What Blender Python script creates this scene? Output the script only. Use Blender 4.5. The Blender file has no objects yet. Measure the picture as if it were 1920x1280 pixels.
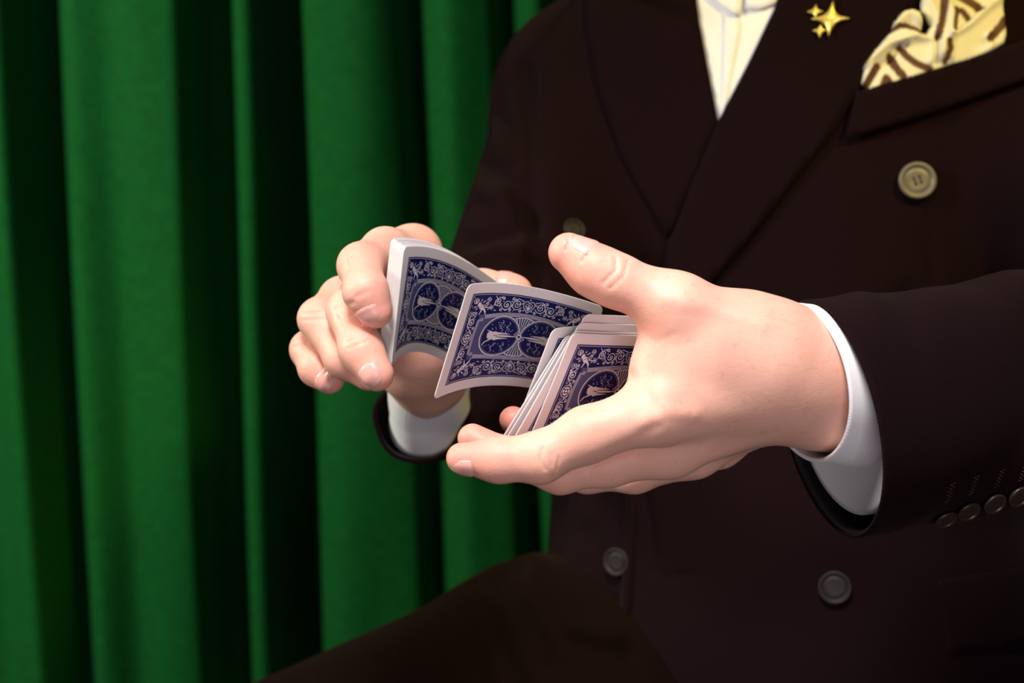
import bpy, bmesh, math, random
import numpy as np
from mathutils import Vector, Matrix
from mathutils.bvhtree import BVHTree
from mathutils.geometry import delaunay_2d_cdt

random.seed(4); RNG = np.random.default_rng(4)
SC = bpy.context.scene
COL = SC.collection

# ------------------------------------------------------------------ camera
F = 2667.0                       # focal length in photo pixels (50 mm lens, 36 mm sensor, 1920 px)
CAM = np.array([0.0, 0.0, 1.15])
PITCH, ROLL = math.radians(6.0), math.radians(2.3)
_fw = np.array([0, math.cos(PITCH), -math.sin(PITCH)])
_r0 = np.array([1.0, 0, 0]); _u0 = np.array([0, math.sin(PITCH), math.cos(PITCH)])
RT = _r0 * math.cos(ROLL) - _u0 * math.sin(ROLL)
UP = _u0 * math.cos(ROLL) + _r0 * math.sin(ROLL)
AX = np.stack([RT, UP, _fw])     # rows: right, up, forward

def P(px, py, d):                # the point of the place seen at a photo pixel, d metres into the room
    return CAM + RT * ((px - 960) / F * d) - UP * ((py - 640) / F * d) + _fw * d
def V3(x, y, z):                 # direction: right, up, away
    return RT * x + UP * y + _fw * z
def proj(v):
    q = (np.asarray(v) - CAM) @ AX.T
    return 960 + F * q[..., 0] / q[..., 2], 640 - F * q[..., 1] / q[..., 2], q[..., 2]

cam = bpy.data.cameras.new('camera'); camo = bpy.data.objects.new('camera', cam); COL.objects.link(camo)
cam.lens = 50; cam.sensor_width = 36; cam.clip_start = 0.02
M = Matrix.Identity(4)
for i in range(3):
    M[i][0], M[i][1], M[i][2], M[i][3] = RT[i], UP[i], -_fw[i], CAM[i]
camo.matrix_world = M
cam.dof.use_dof = True; cam.dof.focus_distance = 0.715; cam.dof.aperture_fstop = 7.1
SC.camera = camo

# ------------------------------------------------------------------ world, lights, exposure
SC.view_settings.view_transform = 'Standard'; SC.view_settings.look = 'None'
SC.view_settings.gamma = 1.0; SC.view_settings.use_curve_mapping = False
SC.view_settings.exposure = 0.0
W = bpy.data.worlds.new('world'); SC.world = W; W.use_nodes = True
bg = W.node_tree.nodes['Background']; bg.inputs[0].default_value = (0.75, 0.8, 1.0, 1); bg.inputs[1].default_value = 0.045

def area(name, loc, target, size, power, color, sy=None):
    l = bpy.data.lights.new(name, 'AREA'); l.energy = power; l.color = color; l.size = size
    if sy: l.shape = 'RECTANGLE'; l.size_y = sy
    o = bpy.data.objects.new(name, l); COL.objects.link(o)
    o.location = loc
    o.rotation_euler = (Vector(target) - Vector(loc)).to_track_quat('-Z', 'Y').to_euler()
    return o
def spot(name, loc, target, power, color, angle, blend=0.8, radius=0.06):
    l = bpy.data.lights.new(name, 'SPOT'); l.energy = power; l.color = color
    l.spot_size = math.radians(angle); l.spot_blend = blend; l.shadow_soft_size = radius
    o = bpy.data.objects.new(name, l); COL.objects.link(o); o.location = loc
    o.rotation_euler = (Vector(target) - Vector(loc)).to_track_quat('-Z', 'Y').to_euler()
    return o
spot('key_lamp', (-0.10, 0.16, 1.98), P(1180, 710, 0.73), 86.0, (1.0, 0.91, 0.87), 36, 0.75, 0.17)
area('fill_panel', (0.12, -0.30, 0.95), P(1250, 700, 0.72), 0.5, 4.0, (1.0, 0.90, 0.92))
spot('chest_lamp', (0.72, 0.10, 1.95), P(1640, 60, 0.98), 58.0, (1.0, 0.74, 0.11), 36, 0.9)
area('curtain_lamp', (-1.55, 0.65, 1.8), P(520, 640, 2.0), 0.3, 30.0, (1.0, 0.97, 0.80))

# ------------------------------------------------------------------ helpers
def link(name, me, parent=None, mat=None, smooth=True):
    o = bpy.data.objects.new(name, me); COL.objects.link(o)
    if mat: me.materials.append(mat)
    if smooth: me.polygons.foreach_set('use_smooth', [True] * len(me.polygons))
    if parent: 
        o.parent = parent; o.matrix_parent_inverse = parent.matrix_world.inverted()
    return o
def mesh(name, v, f):
    me = bpy.data.meshes.new(name); me.from_pydata([tuple(p) for p in v], [], [tuple(q) for q in f]); me.update(); return me
def mesh_np(name, v, quads):
    me = bpy.data.meshes.new(name); n = len(v); m = len(quads)
    me.vertices.add(n); me.vertices.foreach_set('co', np.ascontiguousarray(v, np.float32).ravel())
    me.loops.add(m * 4); me.loops.foreach_set('vertex_index', np.ascontiguousarray(quads, np.int32).ravel())
    me.polygons.add(m); me.polygons.foreach_set('loop_start', np.arange(0, 4 * m, 4, dtype=np.int32))
    me.update(calc_edges=True); me.validate(); return me
def empty(name, loc, label, cat, group=None):
    o = bpy.data.objects.new(name, None); COL.objects.link(o); o.location = loc; o.empty_display_size = 0.05
    tag(o, label, cat, group); bpy.context.view_layer.update(); return o
def tag(o, label, cat, group=None):
    o['label'] = label; o['category'] = cat
    if group: o['group'] = group
    return o
def vnormals(v, f):
    n = np.zeros_like(v); a = v[f[:, 2]] - v[f[:, 0]]; b = v[f[:, 3]] - v[f[:, 1]]
    fn = np.cross(a, b)
    for k in range(4): np.add.at(n, f[:, k], fn)
    return n / (np.linalg.norm(n, axis=1, keepdims=True) + 1e-12)

def surface_nets(val, org, h):
    s = val < 0
    c = np.zeros(tuple(d - 1 for d in s.shape), np.int8)
    offs = [(i, j, k) for i in (0, 1) for j in (0, 1) for k in (0, 1)]
    sl = lambda o, d: slice(o, d - 1 + o)
    for o in offs: c += s[sl(o[0], s.shape[0]), sl(o[1], s.shape[1]), sl(o[2], s.shape[2])]
    act = (c > 0) & (c < 8)
    I = np.argwhere(act); idx = np.full(act.shape, -1, np.int64); idx[act] = np.arange(len(I))
    cv = np.stack([val[I[:, 0] + o[0], I[:, 1] + o[1], I[:, 2] + o[2]] for o in offs], 1).astype(np.float64)
    acc = np.zeros((len(I), 3)); cnt = np.zeros(len(I))
    for a in range(8):
        for b in range(a + 1, 8):
            oa, ob = np.array(offs[a]), np.array(offs[b])
            if np.abs(oa - ob).sum() != 1: continue
            m = (cv[:, a] < 0) != (cv[:, b] < 0)
            t = cv[m, a] / (cv[m, a] - cv[m, b])
            acc[m] += oa + (ob - oa) * t[:, None]; cnt[m] += 1
    v = org + (I + acc / cnt[:, None]) * h
    Q = []
    for ax in range(3):
        b, c2 = [(1, 2), (2, 0), (0, 1)][ax]
        sa = np.moveaxis(s, ax, 0)
        lo = [slice(None)] * 3; hi = [slice(None)] * 3; lo[ax] = slice(0, -1); hi[ax] = slice(1, None)
        ch = np.argwhere(s[tuple(lo)] != s[tuple(hi)])
        ch = ch[(ch[:, b] > 0) & (ch[:, c2] > 0) & (ch[:, b] < s.shape[b] - 1) & (ch[:, c2] < s.shape[c2] - 1)]
        eb = np.zeros(3, int); eb[b] = 1; ec = np.zeros(3, int); ec[c2] = 1
        g = lambda q: idx[q[:, 0], q[:, 1], q[:, 2]]
        quad = np.stack([g(ch - eb - ec), g(ch - ec), g(ch), g(ch - eb)], 1)
        ins = s[ch[:, 0], ch[:, 1], ch[:, 2]]
        quad[~ins] = quad[~ins][:, ::-1]
        Q.append(quad)
    Q = np.concatenate(Q); Q = Q[(Q >= 0).all(1)]
    return v, Q

class Field:
    """signed-distance sculpting on a grid (metres)"""
    def __init__(s, pts, rad, h, pad=0.012):
        pts = np.array(pts); lo = pts.min(0) - rad - pad; hi = pts.max(0) + rad + pad
        n = np.ceil((hi - lo) / h).astype(int) + 1
        s.org = lo; s.h = h; s.n = n
        s.X = (lo[0] + np.arange(n[0], dtype=np.float32) * h)[:, None, None].astype(np.float32)
        s.Y = (lo[1] + np.arange(n[1], dtype=np.float32) * h)[None, :, None].astype(np.float32)
        s.Z = (lo[2] + np.arange(n[2], dtype=np.float32) * h)[None, None, :].astype(np.float32)
        s.big = np.full(tuple(n), 9.0, np.float32)
    def cone(s, a, b, ra, rb):
        a = np.asarray(a, np.float32); b = np.asarray(b, np.float32); d = b - a; L = float(d @ d) + 1e-12
        x, y, z = s.X - a[0], s.Y - a[1], s.Z - a[2]
        t = np.clip((x * d[0] + y * d[1] + z * d[2]) / L, 0, 1)
        return np.sqrt((x - t * d[0]) ** 2 + (y - t * d[1]) ** 2 + (z - t * d[2]) ** 2) - (ra + (rb - ra) * t)
    def ell(s, c, axes, r):
        c = np.asarray(c, np.float32); x, y, z = s.X - c[0], s.Y - c[1], s.Z - c[2]
        q = 0
        for ax, rr in zip(axes, r):
            q = q + ((x * ax[0] + y * ax[1] + z * ax[2]) / rr) ** 2
        q = np.sqrt(q)
        return ((q - 1) * min(r)).astype(np.float32)
def smin(a, b, k):
    h = np.maximum(k - np.abs(a - b), 0) / k
    return np.minimum(a, b) - h * h * k * 0.25

def crease(v, nrm, line, width, depth):
    """press a groove (or raise a ridge, depth < 0) into the vertices along a traced line"""
    px, py, d = proj(v)
    dist = np.full(len(v), 1e9); line = np.array(line, float)
    for a, b in zip(line[:-1], line[1:]):
        e = b - a; t = np.clip(((px - a[0]) * e[0] + (py - a[1]) * e[1]) / (e @ e + 1e-9), 0, 1)
        dist = np.minimum(dist, np.hypot(px - a[0] - t * e[0], py - a[1] - t * e[1]))
    view = (v - CAM); view /= np.linalg.norm(view, axis=1, keepdims=True)
    facing = np.clip(-(nrm * view).sum(1) * 3, 0, 1)
    w = np.exp(-(dist / width) ** 2) * facing
    return v - nrm * (w * depth)[:, None]

# ------------------------------------------------------------------ material helpers
def mat(name, color, rough=0.6, spec=0.5, **kw):
    m = bpy.data.materials.new(name); m.use_nodes = True
    b = m.node_tree.nodes['Principled BSDF']
    b.inputs['Base Color'].default_value = (*color, 1); b.inputs['Roughness'].default_value = rough
    b.inputs['Specular IOR Level'].default_value = spec
    for k, v in kw.items(): b.inputs[k].default_value = v
    return m
def N(m, t, **kw):
    n = m.node_tree.nodes.new(t)
    for k, v in kw.items(): setattr(n, k, v)
    return n
def L(m, a, b): m.node_tree.links.new(a, b)
def BS(m): return m.node_tree.nodes['Principled BSDF']
def ramp(m, src, stops):
    r = N(m, 'ShaderNodeValToRGB'); e = r.color_ramp.elements
    while len(e) < len(stops): e.new(0.5)
    for el, (p, c) in zip(e, stops): el.position = p; el.color = (*c, 1)
    L(m, src, r.inputs[0]); return r.outputs[0]
def noise(m, scale, detail=4, vec=None, rough=0.5):
    n = N(m, 'ShaderNodeTexNoise'); n.inputs['Scale'].default_value = scale; n.inputs['Detail'].default_value = detail
    n.inputs['Roughness'].default_value = rough
    if vec is None: vec = N(m, 'ShaderNodeTexCoord').outputs['Object']
    L(m, vec, n.inputs['Vector']); return n.outputs[0]
def bump(m, src, dist, strength=1.0, prev=None):
    b = N(m, 'ShaderNodeBump'); b.inputs['Distance'].default_value = dist; b.inputs['Strength'].default_value = strength
    L(m, src, b.inputs['Height'])
    if prev is not None: L(m, prev, b.inputs['Normal'])
    return b.outputs[0]
def mixc(m, fac, a, b, mode='MIX'):
    x = N(m, 'ShaderNodeMix', data_type='RGBA', blend_type=mode)
    for s, inp in ((fac, x.inputs[0]), (a, x.inputs[6]), (b, x.inputs[7])):
        if isinstance(s, (int, float)): inp.default_value = s
        elif isinstance(s, tuple): inp.default_value = (*s, 1)
        else: L(m, s, inp)
    return x.outputs[2]

def skin_mat():
    m = mat('skin', (0.75, 0.45, 0.36), 0.48, 0.35)
    b = BS(m)
    at = N(m, 'ShaderNodeAttribute', attribute_name='blush')
    n1 = noise(m, 45, 4); n2 = noise(m, 220, 3)
    base = ramp(m, n1, [(0.3, (0.78, 0.42, 0.325)), (0.7, (0.85, 0.49, 0.385))])
    fre = ramp(m, n2, [(0.62, (1, 1, 1)), (0.75, (0.93, 0.84, 0.80))])
    base = mixc(m, 1.0, base, fre, 'MULTIPLY')
    col = mixc(m, at.outputs['Fac'], base, (0.78, 0.27, 0.22))
    L(m, col, b.inputs['Base Color'])
    b.inputs['Subsurface Weight'].default_value = 0.35
    b.inputs['Subsurface Radius'].default_value = (1.0, 0.35, 0.2); b.inputs['Subsurface Scale'].default_value = 0.004
    vo = N(m, 'ShaderNodeTexVoronoi'); vo.inputs['Scale'].default_value = 900
    L(m, N(m, 'ShaderNodeTexCoord').outputs['Object'], vo.inputs['Vector'])
    b1 = bump(m, vo.outputs['Distance'], 0.00012, 0.35)
    b2 = bump(m, noise(m, 300, 5), 0.0003, 0.4, b1)
    L(m, b2, b.inputs['Normal']); return m
def cloth_mat(name, c1, c2, scale, rough=0.75, sheen=0.3, bstr=0.3, sheen_tint=(1, .8, .7)):
    m = mat(name, c1, rough, 0.02); b = BS(m)
    tc = N(m, 'ShaderNodeTexCoord').outputs['Object']
    w = N(m, 'ShaderNodeTexWave', wave_type='BANDS', bands_direction='DIAGONAL'); w.inputs['Scale'].default_value = scale
    w.inputs['Distortion'].default_value = 0.6; w.inputs['Detail Scale'].default_value = 6
    L(m, tc, w.inputs['Vector'])
    n = noise(m, 700, 2, tc)
    f = N(m, 'ShaderNodeMath', operation='MULTIPLY'); L(m, w.outputs['Fac'], f.inputs[0]); L(m, n, f.inputs[1])
    L(m, mixc(m, f.outputs[0], c1, c2), b.inputs['Base Color'])
    L(m, bump(m, w.outputs['Fac'], 0.0004, bstr), b.inputs['Normal'])
    b.inputs['Sheen Weight'].default_value = sheen; b.inputs['Sheen Roughness'].default_value = 0.5
    b.inputs['Sheen Tint'].default_value = (*sheen_tint, 1)
    return m

MSKIN = skin_mat()
MNAIL = mat('nail', (0.82, 0.40, 0.35), 0.28, 0.5, **{'Subsurface Weight': 0.2, 'Subsurface Scale': 0.002})
MNAILTIP = mat('nail_tip', (0.83, 0.58, 0.49), 0.3, 0.5)
MSUIT = cloth_mat('suit_wool', (0.0058, 0.0024, 0.0034), (0.0150, 0.0058, 0.0072), 380, 0.85, 0.02)
MLINING = mat('lining', (0.008, 0.005, 0.007), 0.4, 0.5)
MTROU = cloth_mat('trouser_wool', (0.0045, 0.0018, 0.001), (0.010, 0.004, 0.0025), 300, 0.85, 0.02)
MSHIRT = cloth_mat('shirt_cotton', (0.80, 0.80, 0.84), (0.9, 0.9, 0.92), 600, 0.8, 0.1, 0.15, (1, 1, 1))
MBUTL = mat('button_horn', (0.125, 0.112, 0.085), 0.4, 0.5)
MBUTD = mat('button_dark', (0.014, 0.010, 0.011), 0.55, 0.25)
MGOLD = mat('gold', (1.0, 0.78, 0.20), 0.35, 0.5, Metallic=0.6)

# ------------------------------------------------------------------ structure
def curtain_mat():
    m = mat('curtain_velvet', (0.006, 0.13, 0.018), 0.8, 0.1); b = BS(m)
    n = noise(m, 90, 5)
    L(m, ramp(m, n, [(0.3, (0.004, 0.085, 0.014)), (0.7, (0.006, 0.12, 0.02))]), b.inputs['Base Color'])
    L(m, bump(m, noise(m, 800, 2), 0.0005, 0.3), b.inputs['Normal'])
    b.inputs['Sheen Weight'].default_value = 0.1; b.inputs['Sheen Tint'].default_value = (0.2, 0.9, 0.4, 1)
    return m
MCURT = curtain_mat()
YC = 2.05
def px2x(px): return (px - 960) / F * 2.04
def curtain(name, prof, label, x_off=0.0):
    xs = np.array([px2x(p) for p, _ in prof]); ys = np.array([y for _, y in prof])
    X = np.linspace(xs[0], xs[-1], max(60, int((xs[-1] - xs[0]) / 0.006)))
    # monotone cubic through the profile
    dy = np.gradient(ys, xs); k = np.clip(np.searchsorted(xs, X) - 1, 0, len(xs) - 2)
    hh = xs[k + 1] - xs[k]; t = (X - xs[k]) / hh
    dl = np.diff(ys) / np.diff(xs)
    for i in range(len(ys)):
        if i == 0 or i == len(ys) - 1 or dl[i - 1] * dl[i] <= 0: dy[i] = 0
        else: dy[i] = 2 * dl[i - 1] * dl[i] / (dl[i - 1] + dl[i])
    Y = (ys[k] * (1 + 2 * t) * (1 - t) ** 2 + ys[k + 1] * t * t * (3 - 2 * t) + hh * dy[k] * t * (1 - t) ** 2 + hh * dy[k + 1] * t * t * (t - 1))
    Z = np.linspace(0.02, 2.3, 60); v = []; f = []
    for z in Z:
        s = (1.0 - z) * 0.02
        for x, y in zip(X, Y):
            w = 0.006 * math.sin(x * 23 + z * 2.1) + 0.004 * math.sin(x * 51 - z * 3.0)
            v.append((x + s * math.sin(x * 3) + 0.004 * math.sin(z * 3 + x * 8), YC + y * (0.9 + 0.1 * z) + w, z))
    n = len(X)
    for j in range(len(Z) - 1):
        for i in range(n - 1):
            f.append((j * n + i, j * n + i + 1, j * n + n + i + 1, j * n + n + i))
    me = mesh(name, v, f); o = link(name, me, None, MCURT)
    so = o.modifiers.new('thick', 'SOLIDIFY'); so.thickness = 0.003; so.offset = 1
    tag(o, label, 'curtain'); return o

fl = mesh('floor', [(-3, -2, 0), (3, -2, 0), (3, 3, 0), (-3, 3, 0)], [(0, 1, 2, 3)])
flo = link('floor', fl, None, mat('floor_wood', (0.03, 0.02, 0.014), 0.6), False); flo['kind'] = 'structure'
wb = mesh('wall_back', [(-3, 2.6, 0), (3, 2.6, 0), (3, 2.6, 2.6), (-3, 2.6, 2.6)], [(0, 1, 2, 3)])
wbo = link('wall_back', wb, None, mat('wall_paint', (0.02, 0.02, 0.02), 0.9), False); wbo['kind'] = 'structure'

curtain('curtain', [(-1180, .10), (-1110, .01), (-1020, .12), (-930, .0), (-850, .11), (-770, .01), (-680, .12), (-590, .0), (-500, .11), (-420, .02), (-340, .12), (-260, 0), (-180, .12), (-100, .01), (-40, .03), (32, -.012), (62, .08), (95, .12), (140, .012), (160, -.004), (222, .014), (290, -.006),
                    (345, .0), (380, .12), (425, .125), (458, .005), (476, .0), (505, .09), (545, .16), (610, .16), (680, .15)],
        'dark green hanging curtain with deep folds on the left, behind the other curtain edge')
curtain('curtain', [(583, .035), (590, -.015), (640, -.035), (700, -.03), (760, -.012), (803, .055), (830, .0), (870, -.025), (940, -.01), (985, .05), (1030, -.01),
                    (1100, .04), (1170, -.01), (1250, .05), (1330, -.01), (1420, .05), (1500, 0), (1600, .05), (1700, 0), (1800, .05), (1900, 0), (2000, .05), (2120, 0), (2210, .08), (2300, 0), (2400, .09), (2500, .0), (2590, .08), (2680, .0), (2780, .09), (2880, .0)],
        'green hanging curtain with a broad flat fold beside the seated person, overlapping in front')

# ------------------------------------------------------------------ person
person = empty('person', P(1400, 1500, 1.1) * np.array([1, 1, 0]), 'seated person in dark burgundy double-breasted suit springing cards between both hands', 'person')

def blush_attr(me, v, tips):
    a = np.zeros(len(v))
    for p, r, s in tips: a = np.maximum(a, s * np.exp(-(np.linalg.norm(v - p, axis=1) / r) ** 2))
    at = me.attributes.new('blush', 'FLOAT', 'POINT'); at.data.foreach_set('value', a.astype(np.float32))

# ---- left hand (thumb up, nearest to the camera)
def lh():
    T = dict(wr=P(1500, 705, .705), fa=P(1660, 770, .738))
    th = [P(1440, 650, .690), P(1272, 574, .684), P(1150, 524, .684), P(1112, 506, .685), P(1066, 474, .687)]
    thr = [.0175, .0145, .0122, .0118, .0098]
    ix = [P(1225, 772, .684), P(1100, 815, .682), P(1012, 858, .683), P(935, 862, .684), P(866, 859, .685)]
    ixr = [.0145, .0128, .0116, .0102, .0076]
    md = [P(1255, 838, .706), P(1140, 866, .705), P(1050, 883, .703), P(955, 859, .705), P(886, 822, .709)]
    mdr = [.0145, .0115, .0105, .0092, .0075]
    rg = [P(1300, 842, .732), P(1190, 882, .745), P(1100, 886, .754), P(1020, 836, .760), P(962, 787, .762)]
    rgr = [.0140, .011, .0100, .0088, .0074]
    pk = [P(1345, 828, .757), P(1250, 862, .770), P(1180, 866, .778), P(1120, 830, .784), P(1085, 795, .787)]
    pkr = [.0130, .0095, .0085, .0078, .0065]
    allp = th + ix + md + rg + pk + [T['wr'], P(1640, 760, .735)]
    g = Field(allp, .03, .0009)
    palm = g.cone(ix[0], P(1475, 725, .700), ixr[0], .019)
    k = .012
    palm = smin(palm, g.cone(md[0], P(1480, 740, .712), .0140, .0185), k)
    palm = smin(palm, g.cone(rg[0], P(1490, 735, .725), .0135, .018), k)
    palm = smin(palm, g.cone(pk[0], P(1495, 720, .738), .013, .017), k)
    palm = smin(palm, g.cone(P(1445, 696, .704), P(1535, 728, .714), .0300, .0292), .012)
    palm = smin(palm, g.cone(P(1535, 728, .714), T['fa'], .0290, .0285), .008)
    palm = smin(palm, g.cone(P(1400, 640, .695), P(1500, 680, .700), .024, .026), .014)
    palm = smin(palm, g.cone(th[0], th[1], thr[0], thr[1]), .014)
    # first dorsal interosseous and web between thumb and index
    palm = smin(palm, g.cone(P(1285, 690, .690), P(1420, 680, .694), .0175, .021), .016)
    palm = smin(palm, g.cone(P(1250, 640, .6905), P(1330, 640, .690), .0125, .017), .014)
    palm = smin(palm, g.cone(P(1228, 700, .6905), P(1260, 760, .690), .0100, .012), .014)
    # thenar and hypothenar (palm side, deeper)
    palm = smin(palm, g.cone(P(1340, 640, .715), P(1450, 680, .720), .016, .020), .016)
    res = palm
    for c, r, kk in ((th, thr, .010), (ix, ixr, .008), (md, mdr, .008), (rg, rgr, .008), (pk, pkr, .008)):
        d = None
        for a, b, ra, rb in zip(c[:-1], c[1:], r[:-1], r[1:]):
            if c is th and a is c[0]: continue
            q = g.cone(a, b, ra, rb); d = q if d is None else smin(d, q, .006)
        # knuckle pads
        res = np.minimum(res, smin(palm, d, kk))
    v, f = surface_nets(res, g.org, g.h)
    return v, f, th, ix, md, rg, pk
LV, LF, LTH, LIX, LMD, LRG, LPK = lh()
ln = vnormals(LV, LF)
for line, w, dp in (
    ([(1154, 483), (1156, 505), (1131, 530)], 3.2, .0007), ([(1177, 490), (1170, 518), (1145, 540)], 3.2, .0006),
    ([(1160, 480), (1190, 486)], 12, -.0006), ([(1064, 439), (1068, 452), (1061, 468)], 3.2, .0007), ([(1101, 459), (1101, 474), (1091, 489)], 3.2, .0008),
    ([(1017, 840), (1012, 860), (1022, 880)], 3, .0005), ([(1034, 850), (1036, 872)], 3, .0004),
    ([(1048, 858), (1044, 880)], 3, .0004),
    ([(1230, 800), (1180, 830), (1110, 868), (1060, 893)], 12, .0005),
    ([(1195, 605), (1212, 628), (1232, 640), (1262, 628)], 7, .0002),
    ([(1172, 700), (1200, 720), (1230, 765)], 14, .0010),
    ([(1205, 790), (1245, 770), (1300, 775)], 16, -.0010),
    ([(1330, 845), (1400, 828), (1470, 800)], 12, .0003),
    ([(1250, 560), (1330, 575), (1430, 610)], 16, -.0009),
    ):
    LV = crease(LV, ln, line, w, dp); 

# ---- right hand (behind, holding the pack)
def rh():
    ix = [P(775, 474, .835), P(722, 472, .803), P(676, 498, .769), P(686, 548, .7440), P(703, 583, .7440)]
    ixr = [.0142, .0130, .0116, .0110, .0092]
    md = [P(730, 495, .850), P(680, 530, .805), P(655, 585, .772), P(677, 655, .750), P(706, 701, .7440)]
    mdr = [.0145, .0125, .0115, .0108, .0092]
    rg = [P(700, 530, .862), P(640, 560, .822), P(598, 598, .793), P(645, 672, .778), P(690, 705, .775)]
    rgr = [.0140, .0118, .0108, .0100, .0080]
    pk = [P(690, 590, .872), P(622, 622, .835), P(580, 655, .808), P(594, 690, .797), P(618, 711, .792)]
    pkr = [.0130, .0108, .0100, .0094, .0082]
    th = [P(850, 640, .868), P(860, 565, .850), P(905, 545, .830), P(955, 548, .827), P(968, 550, .8255)]
    thr = [.017, .0135, .0118, .0102, .0094]
    wr = P(803, 700, .895); fa = P(806, 790, .960)
    g = Field(ix + md + rg + pk + th + [wr, fa], .03, .0010)
    palm = g.cone(ix[0], P(810, 650, .862), .0155, .019); k = .014
    palm = smin(palm, g.cone(md[0], P(790, 660, .868), .0155, .019), k)
    palm = smin(palm, g.cone(rg[0], P(775, 670, .872), .015, .019), k)
    palm = smin(palm, g.cone(pk[0], P(765, 680, .876), .014, .018), k)
    palm = smin(palm, g.cone(P(797, 630, .862), wr, .027, .0228), .016)
    palm = smin(palm, g.cone(wr, fa, .0225, .020), .012)
    palm = smin(palm, g.cone(th[0], th[1], thr[0], thr[1]), .016)
    res = palm
    for c, r in ((th, thr), (ix, ixr), (md, mdr), (rg, rgr), (pk, pkr)):
        d = None
        for a, b, ra, rb in zip(c[:-1], c[1:], r[:-1], r[1:]):
            if c is th and a is c[0]: continue
            q = g.cone(a, b, ra, rb); d = q if d is None else smin(d, q, .006)
        res = np.minimum(res, smin(palm, d, .010))
    v, f = surface_nets(res, g.org, g.h)
    return v, f, ix, md, rg, pk, th
RV, RF, RIX, RMD, RRG, RPK, RTH = rh()
rn = vnormals(RV, RF)
for line, w, dp in (
    ([(646, 478), (653, 500), (646, 522)], 4, .0007), ([(656, 474), (664, 496), (660, 520)], 4, .0006), ([(630, 592), (645, 622)], 4, .0005),
    ([(628, 580), (660, 568)], 5, .0006), ([(690, 545), (668, 556)], 4, .0005), ([(634, 600), (668, 586)], 4, .0005),
    ([(648, 642), (684, 628)], 4, .0005), ([(652, 652), (688, 638)], 4, .0004), ([(568, 588), (602, 586)], 4, .0005), ([(566, 600), (606, 598)], 4, .0004), ([(552, 650), (575, 644)], 4, .0005)):
    RV = crease(RV, rn, line, w, dp)

# ---- hidden rest of the body: arms, trunk, neck and head carried on in the same mesh
def core():
    pts = [P(1480, -900, 1.12), P(1490, 1250, 1.12), P(900, 700, .9), P(2350, 650, .85)]
    g = Field(pts, .13, .008)
    d = g.cone(P(1480, 80, 1.12), P(1490, 1250, 1.12), .085, .10)
    d = smin(d, g.cone(P(1250, 130, 1.16), P(1750, 60, 1.08), .07, .07), .05)
    d = smin(d, g.cone(P(1500, -60, 1.11), P(1495, -260, 1.10), .056, .056), .05)
    for ch in ([P(1100, 170, 1.18), P(957, 620, 1.035), P(842, 745, 1.0), P(806, 790, .960)], [P(1870, 140, 1.07), P(2325, 700, .83), P(1665, 770, .740)]):
        d = smin(d, g.cone(ch[0], ch[1], .047, .034), .03); d = smin(d, g.cone(ch[1], ch[2], .034, .024), .02)
        if len(ch) > 3: d = smin(d, g.cone(ch[2], ch[3], .024, .021), .01)
    # head, looking down at the cards
    hd = P(1478, -480, 1.06); u = V3(0, .96, .28); fr = V3(-.25, -.28, -.93); sd = np.cross(fr, u)
    fr /= np.linalg.norm(fr); sd /= np.linalg.norm(sd); u = np.cross(sd, fr)
    d = smin(d, g.ell(hd + u * .035 - fr * .012, (sd, u, fr), (.074, .088, .094)), .03)
    d = smin(d, g.ell(hd - u * .045 + fr * .022, (sd, u, fr), (.056, .066, .062)), .03)
    d = smin(d, g.cone(hd + u * .01 + fr * .082, hd - u * .03 + fr * .10, .008, .013), .012)
    for s in (-1, 1):
        d = smin(d, g.ell(hd + sd * .075 * s - u * .005 - fr * .01, (sd, u, fr), (.009, .030, .018)), .006)
        d = np.maximum(d, -g.ell(hd + sd * .031 * s + u * .012 + fr * .094, (sd, u, fr), (.014, .008, .012)))
        d = np.minimum(d, g.ell(hd + sd * .031 * s + u * .012 + fr * .074, (sd, u, fr), (.012, .012, .012)))
    d = smin(d, g.cone(hd - u * .062 + fr * .082 - sd * .02, hd - u * .062 + fr * .082 + sd * .02, .006, .006), .006)
    return surface_nets(d, g.org, g.h)
CV, CF = core()
v = np.concatenate([LV, RV, CV]); f = np.concatenate([LF, RF + len(LV), CF + len(LV) + len(RV)])
me = mesh_np('body', v, f)
tips = [(LTH[4], .026, .7), (LIX[4], .020, .75), (LMD[4], .02, .8), (LRG[4], .02, .85), (LIX[2], .012, .35), (LMD[2], .014, .3), (P(1215, 640, .678), .014, .30), (P(1215, 640, .678), .03, .15),
        (RIX[4], .017, .6), (RMD[4], .014, .55), (RPK[4], .016, .65), (RRG[4], .016, .55), (RIX[2], .013, .4), (RMD[2], .012, .25), (RRG[2], .013, .35), (RPK[2], .013, .45), (RTH[4], .018, .6)]
blush_attr(me, v, tips)
body = link('body', me, person, MSKIN)
bvhL = BVHTree.FromPolygons([tuple(p) for p in LV], [tuple(map(int, q)) for q in LF])
bvhR = BVHTree.FromPolygons([tuple(p) for p in RV], [tuple(map(int, q)) for q in RF])

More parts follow.
